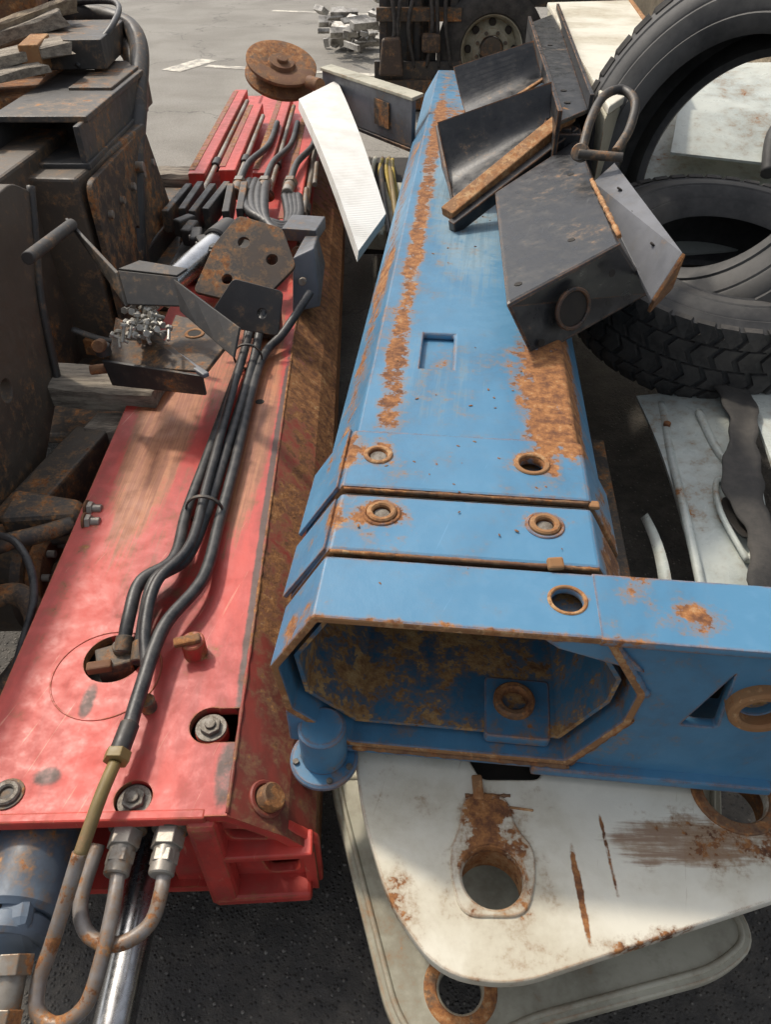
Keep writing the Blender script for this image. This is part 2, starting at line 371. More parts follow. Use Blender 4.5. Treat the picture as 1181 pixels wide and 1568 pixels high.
def cut(o,cutters):
    for c in cutters:
        m=o.modifiers.new('cut','BOOLEAN'); m.object=c; m.operation='DIFFERENCE'; m.solver='EXACT'
        while o.modifiers[0]!=m: 
            i=list(o.modifiers).index(m); o.modifiers.move(i,i-1)
    dg=bpy.context.evaluated_depsgraph_get(); me=bpy.data.meshes.new_from_object(o.evaluated_get(dg))
    o.modifiers.clear(); o.data=me
    for c in cutters: bpy.data.objects.remove(c)
XZ=lambda y:Matrix(((1,0,0,0),(0,0,1,y),(0,1,0,0),(0,0,0,1)))
YZ=lambda x:Matrix(((0,0,1,x),(1,0,0,0),(0,1,0,0),(0,0,0,1)))
# ------------------------------------------------------------ ground
G=None
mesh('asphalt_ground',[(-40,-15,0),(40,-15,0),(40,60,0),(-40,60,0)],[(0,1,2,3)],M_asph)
def strip(name,pts,w):
    a,b=[Vector((p[0],p[1],.004)) for p in pts]; d=(b-a).normalized(); r=Vector((-d.y,d.x,0))*w/2
    mesh(name,[a-r,b-r,b+r,a+r],[(0,1,2,3)],M_linep)
group('parking_line')
strip('line_a',[(-2.05,9.72),(.6,9.05)],.13); strip('line_stub',[(-2.40,9.45),(-2.10,10.1)],.26)
group('parking_line')
strip('line_b',[(-1.8,14.1),(2.5,13.0)],.14)
G=None
mesh('roughcast_wall',[(1.95,7.6,0),(3.4,2.2,0),(3.7,2.3,0),(2.25,7.7,0),(1.95,7.6,2.1),(3.4,2.2,2.1),(3.7,2.3,2.1),(2.25,7.7,2.1)],
     [(0,1,5,4),(1,2,6,5),(2,3,7,6),(3,0,4,7),(4,5,6,7)],M_concrete)
# ------------------------------------------------------------ BLUE BOOM
SEC=[(-.195,.80),(.28,.80),(.36,.665),(.352,.58),(.27,.43),(-.15,.43),(-.262,.53),(-.278,.66)]
SEC=SEC[::-1]
FR=lambda y:(lambda p: p.normal.y<-.8 and p.center.y<y+.002)
group('blue_crane_boom',rz=-5.7)
bo=prism('boom_tube',inset(SEC,.010),1.29,5.1,M_blue,.0,shell=.02)
slot=box('cut',(-.035,1.67,.78),(.078,.175,.06),None,bevel=0)
cut(bo,[slot]); 
b=bo.modifiers.new('bevel','BEVEL'); b.width=.008; b.segments=3; b.limit_method='ANGLE'; b.angle_limit=math.radians(20)
box('slot_floor',(-.035,1.67,.765),(.10,.2,.01),M_blue)
def cutcyl(x,y,r): 
    return cyl('cut',(x,y,.75),(x,y,.85),r,None,32,ch=0)
c1=prism('end_collar',SEC,1.10,1.29,M_blue,.006,shell=.022); setface(c1,FR(1.10),M_rust)
cut(c1,[cutcyl(-.135,1.205,.018),cutcyl(.175,1.205,.024)])
for x,y,r in ((-.135,1.205,.020),(.175,1.205,.026)): ring('boss',(x,y,.799),r+.010,r,.005,M_rustlite)
c2=prism('wear_collar',inset(SEC,.003),.925,1.080,M_blue,.006,shell=.022); setface(c2,FR(.925),M_rust)
cut(c2,[cutcyl(-.110,1.03,.018),cutcyl(.19,1.025,.018)])
for x,y in ((-.110,1.03),(.19,1.025)):
    ring('boss_flange',(x,y,.796),.036,.029,.004,M_blue); ring('boss',(x,y,.797),.028,.017,.008,M_rustlite); cyl('plug',(x,y,.775),(x,y,.795),.0165,M_bolt)
cyl('plug',(-.135,1.205,.775),(-.135,1.205,.797),.018,M_bolt)
for y in (1.094,.919): weld('lip_weld',(-.19,y,.798),(.275,y,.798),.0036,M_rust)
weld('collar_weld',(-.188,1.292,.792),(.272,1.292,.792),.004,M_blue)
prism('liner_tube',inset(SEC,.034),.80,2.4,M_bluein,.0,shell=.008)
for y in (1.088,.912): prism('gap_shade_ring',inset(SEC,.014),y-.006,y+.006,M_void,0,shell=.02)  # dark rings that paint the shade into the collar gaps
prism('chamfer_lip',[(-.200,.788),(-.285,.655),(-.292,.660),(-.205,.796)],1.10,1.30,M_blue,.002)
prism('chamfer_lip',[(-.197,.785),(-.282,.652),(-.290,.657),(-.203,.793)],.93,1.07,M_blue,.002)
box('lip_tab',(.20,.918,.806),(.028,.022,.014),M_rustlite,(20,0,10))
box('lip_tab',(.288,1.10,.79),(.02,.02,.01),M_rustlite)
ring('far_ring',(.04,5.1,.62),.1,.06,.04,M_blue,(0,1,0))
bm=bmesh.new()
for i in range(60):
    x=random.uniform(-.18,.27); y=random.choice([random.uniform(1.3,3.2),random.uniform(.8,1.3)]); s=random.uniform(.0012,.0035)
    bmesh.ops.create_icosphere(bm,subdivisions=1,radius=s,matrix=Matrix.Translation((x,y,.80 if y<1.29 else .791))@Matrix.Rotation(random.uniform(0,3),4,'Z')@Matrix.Diagonal((1.6,.8,.45,1)))
me=bpy.data.meshes.new('rust_flakes'); bm.to_mesh(me); bm.free(); link('rust_flakes',me,M_rust)
group('blue_boom_head',rz=-5.7)
hd=prism('head_tube',SEC,.765,.905,M_blue,.004,shell=.015); setface(hd,FR(.765),M_rustlite)
plate('top_flange',[(.262,.765),(.86,.762),(.86,.903),(.262,.905)],[],.014,M_blue,Matrix.Translation((0,0,.7925)),.001)
cut(hd,[cutcyl(.215,.842,.026)])
ring('flange_boss',(.215,.842,.7985),.033,.0265,.004,M_rustlite)
fr=[(.285,.785),(.86,.785),(.86,.40),(.62,.395),(.60,.41),(.275,.43),(.355,.585),(.362,.665)]
plate('side_plate',fr[::-1],[rpoly([(.435,.575),(.488,.735),(.502,.575)],.010)[::-1],circ(.545,.655,.034)],.016,M_blue,XZ(.785))
ring('lug',(.545,.782,.655),.052,.034,.03,M_rustlite,(0,-1,0)); cyl('lug_tube',(.545,.79,.655),(.545,.93,.655),.040,M_bluein)
box('window_back',(.47,.86,.65),(.12,.01,.20),M_void)
weld('gusset_weld',(.362,.772,.66),(.285,.772,.79),.006,M_blue,20); weld('gusset_weld',(.355,.772,.585),(.272,.772,.43),.005,M_rust,24)
weld('bottom_weld',(-.14,.765,.428),(.27,.765,.428),.005,M_rust,40)
weld('flange_weld',(.285,.776,.783),(.84,.776,.783),.0035,M_blue,60)
sheet('upper_gusset',[(.17,.768,.788),(.285,.768,.788),(.345,.768,.72),(.20,.768,.765)],.008,M_blue)
plate('inner_pad',rpoly([(.11,.79),(.23,.79),(.235,.92),(.11,.92)],.01),[circ(.165,.865,.03)],.02,M_blue,Matrix.Translation((0,0,.462)))
ring('inner_boss',(.165,.865,.46),.04,.024,.03,M_rust)
box('bottom_flange',(.04,.835,.418),(.50,.14,.014),M_blue)
box('lower_rail',(.42,.80,.415),(.44,.09,.022),M_blue,(0,0,0),.004)
box('back_web',(.60,.90,.60),(.5,.012,.36),M_blue)
ring('foot_flange',(-.195,.755,.392),.066,.03,.012,M_blue); cyl('foot_tube',(-.195,.76,.40),(-.195,.76,.50),.045,M_blue)
for a in (200,290,340): cyl('foot_bolt',(-.195+.055*math.cos(math.radians(a)),.755+.055*math.sin(math.radians(a)),.403),(-.195+.055*math.cos(math.radians(a)),.755+.055*math.sin(math.radians(a)),.410),.006,M_bolt,12)
hexa('foot_skirt',[(-.262,.765,.435),(-.11,.765,.425),(-.11,.87,.425),(-.262,.87,.435)],[(-.262,.765,.53),(-.14,.765,.44),(-.14,.87,.44),(-.262,.87,.53)],M_blue,.004)
# ------------------------------------------------------------ RED BOOM
group('red_crane_boom',rz=1.5)
RS=[(-.75,.45),(-.262,.45),(-.165,.365),(-.118,.30),(-.118,.14),(-.75,.14)][::-1]
def rcyl(x,y,r): return cyl('cut',(x,y,.36),(x,y,.5),r,None,36,ch=0)
rd=prism('boom_shell',RS,.635,6.2,M_red,0,shell=.022)
ct=[rcyl(-.318,.818,.040),rcyl(-.433,.672,.034),box('cut',(-.285,.818,.45),(.05,.075,.05),None,bevel=0),cyl('cut',(-.545,.985,.36),(-.545,.985,.5),.062,None,36,ch=0)]
cut(rd,ct)
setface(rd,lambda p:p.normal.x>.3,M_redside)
b=rd.modifiers.new('bevel','BEVEL'); b.width=.006; b.segments=2; b.limit_method='ANGLE'; b.angle_limit=math.radians(25)
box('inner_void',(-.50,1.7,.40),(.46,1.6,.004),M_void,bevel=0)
for x,y,r in ((-.318,.818,.021),(-.433,.672,.021)):
    cyl('pin_boss',(x,y,.405),(x,y,.438),r*1.5,M_red); bolt('pin',(x,y,.438),r,M_bolt,h=.010)
cyl('ring_plug',(-.66,.685,.449),(-.66,.685,.453),.03,M_dark); ring('ring_boss',(-.66,.685,.45),.024,.012,.01,M_bolt)
ring('round_cover_rim',(-.550,.945,.4488),.112,.1085,.003,M_red,n=64)
box('valve_block',(-.545,.985,.43),(.07,.06,.06),M_dark,(0,0,20)); box('valve_lug',(-.565,.955,.46),(.05,.022,.02),M_rust,(0,0,10))
cyl('valve_cap',(-.53,1.0,.45),(-.53,1.0,.475),.018,M_dark)
cyl('pin_stub',(-.376,.995,.445),(-.376,.995,.492),.025,M_red); box('pin_keep',(-.385,.99,.497),(.055,.022,.012),M_rust,(0,0,15))
cyl('pin_stub',(-.445,.86,.445),(-.445,.86,.478),.016,M_dark)
cyl('hole_plug',(-.34,1.97,.446),(-.34,1.97,.4512),.014,M_void)
weld('edge_weld',(-.262,.64,.448),(-.262,2.6,.448),.004,M_redside,120)
plate('end_frame',rpoly([(-.40,.445),(-.262,.445),(-.165,.362),(-.112,.30),(-.112,.14),(-.40,.14)],.01)[::-1],
   [rpoly([(-.285,.375),(-.225,.365),(-.20,.325),(-.27,.33)],.012)[::-1],rpoly([(-.235,.29),(-.15,.29),(-.15,.19),(-.215,.18)],.02)[::-1]],.016,M_red,XZ(.66))
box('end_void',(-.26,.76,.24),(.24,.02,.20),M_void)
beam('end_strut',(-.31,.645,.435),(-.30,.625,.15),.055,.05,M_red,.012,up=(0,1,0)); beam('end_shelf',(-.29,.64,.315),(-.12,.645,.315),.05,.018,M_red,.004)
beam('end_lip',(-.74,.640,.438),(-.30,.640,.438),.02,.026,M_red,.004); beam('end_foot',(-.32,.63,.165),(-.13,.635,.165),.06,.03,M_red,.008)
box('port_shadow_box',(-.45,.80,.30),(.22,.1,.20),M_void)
cyl('side_pin',(-.205,.69,.395),(-.185,.69,.415),.026,M_rust,28)
ring('side_pin_ring',(-.207,.69,.397),.036,.026,.010,M_redside,(.65,0,.76))
for i,(x,y0,y1) in enumerate(((-.85,3.9,5.75),(-.705,3.95,5.35),(-.53,3.9,5.6),(-.345,3.2,5.0))):
    box('slide_rail',(x+.01,(y0+y1)/2,.525),(.085,y1-y0,.07),M_red,(0,0,0),.006)
    box('rail_cover',(x-.02,(y0+y1)/2,.5615),(.03,y1-y0-.1,.003),M_redside,bevel=0)
    cyl('rail_rod',(x+.07,y0-.25,.53),(x+.07,y1-.2,.53),.014,M_fit)
    cyl('rail_collar',(x+.07,y0+.2,.53),(x+.07,y0+.3,.53),.025,M_blackm)
    bolt('rail_end',(x+.07,y0-.25,.53),.02,M_fit,(0,-1,0))
box('left_ledge',(-.80,4.9,.43),(.15,2.4,.04),M_red)
# ------------------------------------------------------------ hoses
group('hydraulic_hose_bundle')
hA=[(-.484,2.50,.60),(-.469,2.27,.50),(-.487,1.763,.478),(-.501,1.416,.478),(-.493,1.228,.49),(-.547,1.145,.50),(-.551,1.049,.49),(-.552,.975,.46)]
hB=[(-.425,2.50,.58),(-.432,2.18,.49),(-.445,1.608,.478),(-.452,1.39,.478),(-.465,1.228,.49),(-.513,1.145,.505),(-.516,1.049,.49),(-.51,.95,.46)]
hC=[(-.27,2.50,.56),(-.35,2.32,.50),(-.405,2.20,.48),(-.415,1.94,.478),(-.411,1.608,.478),(-.413,1.37,.478),(-.413,1.165,.49),(-.466,1.013,.50),(-.475,.848,.50),(-.475,.75,.50),(-.480,.707,.50)]
hD=[(-.46,2.3,.515),(-.465,2.0,.505),(-.462,1.5,.500),(-.455,1.25,.515),(-.50,1.12,.525),(-.50,1.0,.51),(-.475,.90,.49)]
for h in (hA,hB,hC): tube('hose',h,.0145,M_hose)
tube('hose',hD,.012,M_hose)
for (x,y,z) in ((-.455,1.40,.485),(-.450,2.15,.498)):
    ring('hose_tie',(x,y,z),.048,.043,.010,M_blackm,(0,1,.0))
for h in (hA,hB): cyl('ferrule',h[-1],Vector(h[-2])*.45+Vector(h[-1])*.55,.019,M_dark)
cyl('ferrule',(-.476,.78,.50),(-.481,.71,.50),.018,M_blackm); hexnut('hose_nut',(-.481,.722,.50),.024,.020,M_pipeo,(0,-1,-.0)); 
tube('olive_pipe',[(-.482,.70,.50),(-.492,.64,.493),(-.508,.55,.465)],.0115,M_pipeo)
group('steel_hydraulic_pipe')
tube('pipe_long',[(-.508,.555,.468),(-.527,.497,.42),(-.548,.44,.37),(-.560,.404,.345),(-.553,.365,.33),(-.515,.348,.33),(-.475,.37,.345),(-.458,.42,.375),(-.453,.50,.40),(-.460,.56,.405)],.0125,M_pipe)
tube('pipe_short',[(-.3835,.575,.40),(-.380,.52,.395),(-.393,.475,.38),(-.44,.45,.37),(-.4926,.465,.37),(-.517,.513,.38),(-.508,.60,.40)],.0125,M_pipe)
for x in (-.461,-.384):
    hexnut('nut',(x,.625,.405),.029,.034,M_fit,(0,-1,0)); cyl('sleeve',(x,.60,.405),(x,.545,.403),.022,M_fit); hexnut('nut_small',(x,.585,.404),.025,.022,M_fit,(0,-1,0))
    cyl('port',(x,.70,.405),(x,.62,.405),.034,M_dark)
group('hydraulic_cylinder')
cyl('barrel',(-.64,.78,.34),(-.635,.50,.34),.075,M_bluegrey,40); cyl('gland',(-.635,.50,.34),(-.634,.46,.34),.062,M_bluegrey,40)
hexa('lug',[(-.72,.56,.30),(-.60,.56,.30),(-.585,.44,.30),(-.70,.42,.30)],[(-.72,.58,.40),(-.60,.58,.41),(-.585,.47,.40),(-.70,.45,.39)],M_bluegrey,.015)
cyl('port_hole',(-.655,.50,.395),(-.655,.50,.403),.016,M_void)
cyl('rod',(-.475,.75,.20),(-.465,.25,.20),.036,M_chrome,40)
hexnut('fitting',(-.60,.435,.37),.030,.03,M_fit,(.05,-1,-.3)); cyl('fitting_body',(-.60,.41,.36),(-.598,.36,.345),.022,M_fit); hexnut('fitting',(-.598,.365,.345),.028,.025,M_fit,(0,-1,-.3))
tube('drain_pipe',[(-.598,.35,.34),(-.60,.30,.32),(-.60,.2,.28)],.014,M_fit)
# ------------------------------------------------------------ white plate with hole
group('white_outrigger_plate')
wp=rpoly([(-.06,.80),(-.040,.665),(.008,.510),(.085,.405),(.20,.388),(.70,.528),(.98,.60),(.98,.98),(-.02,.95)],[.02,.05,.10,.10,.10,.05,.05,.02,.02])
hs=[circ(.186,.552,.056),circ(.66,.705,.06),rpoly([(.15,.80),(.32,.80),(.30,.73),(.18,.73)],.02)]
plate('plate_top',wp[::-1],hs,.018,M_white,Matrix.Translation((0,0,.372)),.003)
plate('boss_pad',rpoly([(.128,.488),(.235,.488),(.258,.55),(.262,.60),(.235,.635),(.225,.70),(.150,.70),(.135,.635),(.118,.60),(.115,.55)],.035),[circ(.186,.552,.0585)],.006,M_white,Matrix.Translation((0,0,.383)),.003)
ring('hole_sleeve',(.186,.552,.30),.0655,.056,.084,M_rustlite); ring('hole_ring',(.66,.705,.384),.082,.06,.006,M_rust)
ring('hole_sleeve',(.66,.705,.31),.07,.06,.07,M_rust)
box('weld_tab',(.245,.675,.384),(.06,.005,.006),M_rustlite,(0,0,-8)); box('weld_tab',(.175,.715,.388),(.02,.05,.008),M_rustlite,(0,0,0))
weld('weld_line',(.15,.70,.383),(.235,.70,.383),.004,M_rust,14)
group('cream_outrigger_plate')
cp=rpoly([(-.12,.85),(-.105,.78),(-.045,.57),(.01,.38),(.09,.30),(.24,.375),(.60,.455),(.69,.51),(.66,.62),(.75,.9)],[.02,.03,.05,.1,.05,.05,.10,.06,.05,.02])
plate('plate_top',cp,[circ(.133,.435,.042)],.018,M_cream,Matrix.Translation((0,0,.19)),.004)
ring('hole_ring',(.133,.435,.199),.066,.042,.006,M_rust)
cl=inset(cp,.014); tube('raised_rim',[(x,y,.203) for x,y in cl]+[(cl[0][0],cl[0][1],.203)],.006,M_cream,8,1,False)
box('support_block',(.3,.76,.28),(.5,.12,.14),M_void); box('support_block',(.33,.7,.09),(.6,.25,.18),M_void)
# ------------------------------------------------------------ black saddle bracket
group('black_steel_bracket')
A=(.348,2.457,.92);B=(.661,2.77,1.0);C=(.584,1.82,1.0);D=(.285,1.646,.92)
A2=(.40,2.48,.79);B2=(.80,2.88,.79);C2=(.75,1.97,.80);D2=(.372,1.655,.765)
bb=hexa('box_body',[A2,B2,C2,D2],[A,B,C,D],M_black,.010)
def onface(P0,P1,P2,s,t): return Vector(P0)+(Vector(P1)-Vector(P0))*s+(Vector(P2)-Vector(P0))*t
nT=(Vector(B)-Vector(A)).cross(Vector(D)-Vector(A)).normalized(); nT=nT if nT.z>0 else -nT
for s,t in ((.62,.90),(.12,.93),(.80,.35)):
    c=onface(A,B,D,s,t); cyl('bolt_hole',c,c+nT*.0016,.010,M_void,24)
nF=(Vector(C)-Vector(D)).cross(Vector(D2)-Vector(D)).normalized(); nF=nF if nF.y<0 else -nF
c=onface(D,C,D2,.45,.55); ring('front_socket',c+nF*.001,.054,.044,.008,M_black,nF); cyl('front_hole',c+nF*.0005,c+nF*.003,.044,M_void,32)
for s,t in ((.12,.8),(.85,.35)): c=onface(D,C,D2,s,t); cyl('bolt_hole',c+nF*.0005,c+nF*.002,.010,M_void,20)
sheet('side_flange',[(.625,2.33,.99),(.705,2.42,1.02),(.735,1.80,.985),(.68,1.78,.87)],.012,M_grey,.002,n=1)
for s in (.25,.5,.8):
    p=Vector((.668,2.37,1.018)).lerp(Vector((.705,1.80,.945)),s); cyl('flange_hole',p,p+Vector((0.002,0,.004)),.009,M_void,16)
sheet('flange_web',[(.735,1.80,.985),(.68,1.78,.87),(.69,1.82,.82),(.75,1.86,.87)],.01,M_rust,.002,n=1)
weld('torn_edge',(.612,2.30,1.004),(.590,1.86,1.002),.0065,M_rustlite,40)
beam('saddle_rib',(.205,2.50,.835),(.64,2.84,1.06),.055,.035,M_rustlite,.004,up=(0,-.2,1))
beam('saddle_rib_black',(.22,2.47,.80),(.66,2.80,1.01),.03,.05,M_black,.004,up=(0,-.2,1))
sheet('curved_saddle',[(.24,2.66,.83),(.60,2.86,1.03),(.585,2.95,1.13),(.19,2.95,1.00)],.010,M_black,.002,curve=.05)
sheet('saddle_end',[(.24,2.66,.82),(.19,2.95,1.00),(.23,3.05,.82),(.25,2.8,.80)],.01,M_black)
sheet('curved_saddle',[(.345,3.22,.93),(.66,3.42,1.06),(.60,3.50,1.17),(.29,3.60,1.06)],.010,M_black,.002,curve=.05)
beam('saddle_edge',(.345,3.20,.94),(.655,3.40,1.07),.018,.012,M_rustlite)
beam('saddle_neck',(.40,3.1,.84),(.62,3.5,.90),.2,.12,M_black)
beam('rear_web',(.62,2.75,.92),(.70,3.35,.95),.10,.20,M_black)
box('rear_plate',(.62,2.9,.98),(.10,.24,.10),M_black,(0,0,-15))
group('black_channel_beam')
cb=[(.56,2.66),(.70,2.84),(.98,5.1),(.76,4.7)]
hexa('web',[(x,y,1.06) for x,y in cb],[(x,y,1.075) for x,y in cb],M_black,.003)
hexa('flange_l',[(.56,2.66,.93),(.575,2.66,.93),(.775,4.7,.93),(.76,4.7,.93)],[(.56,2.66,1.11),(.575,2.66,1.11),(.775,4.7,1.11),(.76,4.7,1.11)],M_black,.002)
hexa('flange_r',[(.70,2.84,.93),(.715,2.84,.93),(.995,5.1,.93),(.98,5.1,.93)],[(.70,2.84,1.12),(.715,2.84,1.12),(.995,5.1,1.12),(.98,5.1,1.12)],M_black,.002)
for s in (.06,.15,.6): 
    p=Vector((.63,2.8,1.076)).lerp(Vector((.87,4.9,1.076)),s); cyl('web_hole',p,p+Vector((0,0,.002)),.012,M_void)
group('lifting_shackle')
tube('bow',[(.60,2.42,1.06),(.63,2.50,1.12),(.69,2.62,1.16),(.755,2.66,1.17),(.78,2.58,1.15),(.745,2.47,1.10),(.69,2.38,1.06)],.014,M_blackm)
cyl('pin',(.585,2.40,1.05),(.71,2.36,1.05),.014,M_blackm); cyl('eye',(.60,2.42,1.045),(.585,2.40,1.055),.026,M_blackm)
group('white_steel_cabinet')
wb=[(.755,2.80),(1.2,3.57),(1.50,5.5),(.99,5.4)]
hexa('cabinet_body',[(x,y,.55) for x,y in wb],[(x,y,1.06) for x,y in wb],M_cream,.008)
hexa('lid',[(.76,2.80,1.062),(1.21,3.56,1.062),(1.51,5.52,1.062),(.985,5.42,1.062)],[(.76,2.80,1.09),(1.21,3.56,1.09),(1.51,5.52,1.09),(.985,5.42,1.09)],M_lid,.006)
beam('lid_edge',(1.21,3.56,1.095),(1.51,5.52,1.095),.02,.012,M_rustlite)
# ------------------------------------------------------------ tyres
def tyre(name,c,axis,R,W,ri,tread=True,nb=44):
    group(name)
    h=W/2; s=R-ri
    prof=[(ri,-h*.62),(ri+.012,-h*.78),(ri+s*.18,-h*.92),(ri+s*.21,-h*.89),(ri+s*.24,-h*.93),(ri+s*.45,-h*1.02),(ri+s*.48,-h*1.00),(ri+s*.51,-h*1.025),(ri+s*.70,-h*.985),(ri+s*.73,-h*.955),(ri+s*.76,-h*.97),(R-.035,-h*.90),(R-.018,-h*.86),(R-.014,-h*.6)]
    prof=prof+[(r,-z) for r,z in prof[::-1]]
    prof+=[(ri+s*.10,h*.56),(ri+s*.45,h*.86),(R-.05,h*.70),(R-.045,0),(R-.05,-h*.70),(ri+s*.45,-h*.86),(ri+s*.10,-h*.56)]
    lathe('carcass',prof,c,axis,M_rubber,96,closed=True)
    if tread:
        u,v,w=basis(axis); c=Vector(c); vs=[];fs=[]
        rows=[(-.92,-.54),(-.49,-.03),(.03,.49),(.54,.92)]
        for ri_,(a0,a1) in enumerate(rows):
            for i in range(nb):
                base=(i+(.5 if ri_%2 else 0))*2*math.pi/nb; dw=2*math.pi/nb*.80
                sk=(.30 if ri_%2 else -.30)*2*math.pi/nb
                pts=[(a0,0),(a0,dw),((a0+a1)/2,dw+sk),(a1,dw),(a1,0),((a0+a1)/2,sk)]
                k=len(vs)
                for rr in (R-.032,R-random.uniform(0,.003)):
                    top=rr>R-.03
                    for (hh,da) in pts:
                        r2=rr
                        if abs(hh)>.85 and top: r2=R-.010
                        shr=.05*dw if top else 0
                        dd=da+(shr if da<dw*.5 else -shr)
                        ang=base+dd; vs.append(c+(u*math.cos(ang)+v*math.sin(ang))*r2+w*hh*h)
                fs+=[tuple(k+6+j for j in range(6))]+[(k+j,k+(j+1)%6,k+6+(j+1)%6,k+6+j) for j in range(6)]
        mesh('tread_blocks',vs,fs,M_tread,0)
tyre('truck_tyre',(1.17,2.50,.60),(0,-.17,1),.50,.32,.27)
tyre('truck_tyre',(1.15,2.66,.95),(-.75,-.5,.43),.60,.28,.36)
# ------------------------------------------------------------ white body panels
group('white_car_body_panel')
sheet('bonnet',[(1.0,2.9,.52),(2.3,2.9,.62),(2.3,4.0,.86),(1.1,4.0,.80)],.01,M_body,.003,curve=-.05)
sheet('wing',[(1.15,3.2,.83),(1.9,3.0,.80),(2.2,3.8,1.05),(1.4,4.0,1.0)],.01,M_body,.003,curve=-.04)
tube('wing_rim',[(1.5,3.05,.80),(1.55,3.2,.92),(1.7,3.25,.95),(1.85,3.1,.85)],.03,M_rubber)
group('white_bumper_panel')
sheet('shell_a',[(.80,1.22,.28),(.98,1.22,.30),(1.15,2.12,.40),(.84,2.12,.36)],.012,M_body,.003,curve=-.06)
sheet('shell_b',[(1.00,1.10,.33),(1.5,1.15,.36),(1.55,2.1,.40),(1.16,2.1,.42)],.012,M_body,.003,curve=-.05)
tube('rim_fold',[(.80,1.24,.31),(.81,1.5,.385),(.84,1.75,.40),(.90,2.05,.385)],.012,M_body)
tube('slot_edge',[(.93,1.35,.36),(.90,1.5,.40),(.93,1.62,.41),(.97,1.55,.40),(.96,1.4,.37),(.93,1.35,.36)],.008,M_body)
plate('slot',circ(.935,1.48,.022,24,.08),[],.002,M_void,Matrix.Translation((0,0,.395)))
tube('fold',[(1.0,1.6,.41),(.97,1.75,.42),(.98,1.95,.42)],.012,M_body)
for p in ((.87,1.9,.402),(1.02,1.5,.37),(1.3,1.4,.42),(1.25,1.75,.45)): cyl('trim_clip',p,(p[0],p[1],p[2]+.012),.011,M_rust)
group('torn_rubber_mudflap')
vs=[];fs=[]
path=[(1.10,2.06,.46),(1.055,1.85,.475),(1.00,1.66,.47),(.965,1.5,.44),(.96,1.36,.41),(.93,1.22,.37),(.92,1.12,.35)]
sp=spline(path,9)
for i,p in enumerate(sp):
    w=.046+.008*math.sin(i*.35)+.004*math.sin(i*1.1); sh=.010*math.sin(i*.21)
    for k in range(7): vs.append(p+Vector((((k/6-.5)*2)*w+sh+(random.uniform(-.0015,.0015) if k in (0,6) else 0),0,.006*math.sin(k*.8+i*.16))))
for i in range(len(sp)-1):
    for k in range(6): fs.append((i*7+k,i*7+k+1,(i+1)*7+k+1,(i+1)*7+k))
o=mesh('flap',vs,fs,M_flap,0,True); s=o.modifiers.new('s','SOLIDIFY'); s.thickness=.006
group('white_curved_fender')
vs=[];fs=[]
for i in range(15):
    a=i/14; x=.64+.13*a-.05*a*a; y=.98+.55*a; z=.36+.05*math.sin(a*3)
    vs+=[(x-.035+.02*a,y,z-.02),(x,y,z),(x+.012,y,z-.04)]
for i in range(14):
    for k in (0,1): fs.append((i*3+k,i*3+k+1,i*3+k+4,i*3+k+3))
o=mesh('fender_strip',vs,fs,M_body,0,True); s=o.modifiers.new('s','SOLIDIFY'); s.thickness=.008
beam('dark_rail',(.56,.95,.30),(.66,1.9,.30),.05,.10,M_dark)
# ------------------------------------------------------------ foam board
G=None
fo=sheet('foam_packing_board',[(-.115,2.92,.50),(-.005,3.26,.53),(-.28,4.72,.76),(-.463,4.36,.74)],.05,M_foam,.004,curve=-.03)
# ------------------------------------------------------------ sheave + arm
group('rusty_sheave_wheel')
lathe('sheave',[(.03,-.06),(.07,-.06),(.08,-.04),(.18,-.055),(.20,-.05),(.20,-.035),(.135,-.01),(.135,.01),(.20,.035),(.20,.05),(.18,.055),(.08,.04),(.07,.06),(.03,.06)],(-.60,4.85,.83),(.22,-.35,.9),M_rust,48,closed=True)
cyl('axle',(-.62,4.88,.75),(-.58,4.82,.90),.032,M_rust); cyl('spacer',(-.43,4.7,.80),(-.36,4.62,.80),.035,M_rust)
group('grey_jib_arm')
hexa('arm_web',[(-.36,4.80,.62),(.13,4.02,.64),(.15,4.04,.64),(-.34,4.82,.62)],[(-.36,4.80,.84),(.13,4.02,.85),(.15,4.04,.85),(-.34,4.82,.84)],M_grey,.003)
hexa('arm_top',[(-.37,4.79,.842),(.13,4.0,.852),(.19,4.10,.852),(-.31,4.88,.842)],[(-.37,4.79,.858),(.13,4.0,.868),(.19,4.10,.868),(-.31,4.88,.858)],M_cream,.003)
hexa('arm_foot',[(-.36,4.79,.60),(.13,4.0,.62),(.17,4.06,.62),(-.32,4.85,.60)],[(-.36,4.79,.618),(.13,4.0,.638),(.17,4.06,.638),(-.32,4.85,.618)],M_black,.003)
box('arm_rust_patch',(-.02,4.245,.745),(.14,.006,.12),M_rustdk,(0,0,-57.9),0)
group('strap_and_tube_pile')
for i in range(3): tube('yellow_strap',[(-.02+.03*i,4.5,.45),(-.03+.035*i,4.1,.5),(.0+.03*i,3.8,.45)],.010,M_yellow)
for i in range(4): tube('rod',[(-.10+.04*i,4.7,.40),(-.12+.05*i,3.9,.52),(-.06+.04*i,3.4,.42)],.014,[M_fit,M_cream,M_blackm,M_pipeo][i])
box('block',(.02,3.75,.40),(.16,.5,.10),M_cream,(8,0,-10)); box('block',(.0,4.3,.28),(.3,1.0,.2),M_void,(0,0,0))
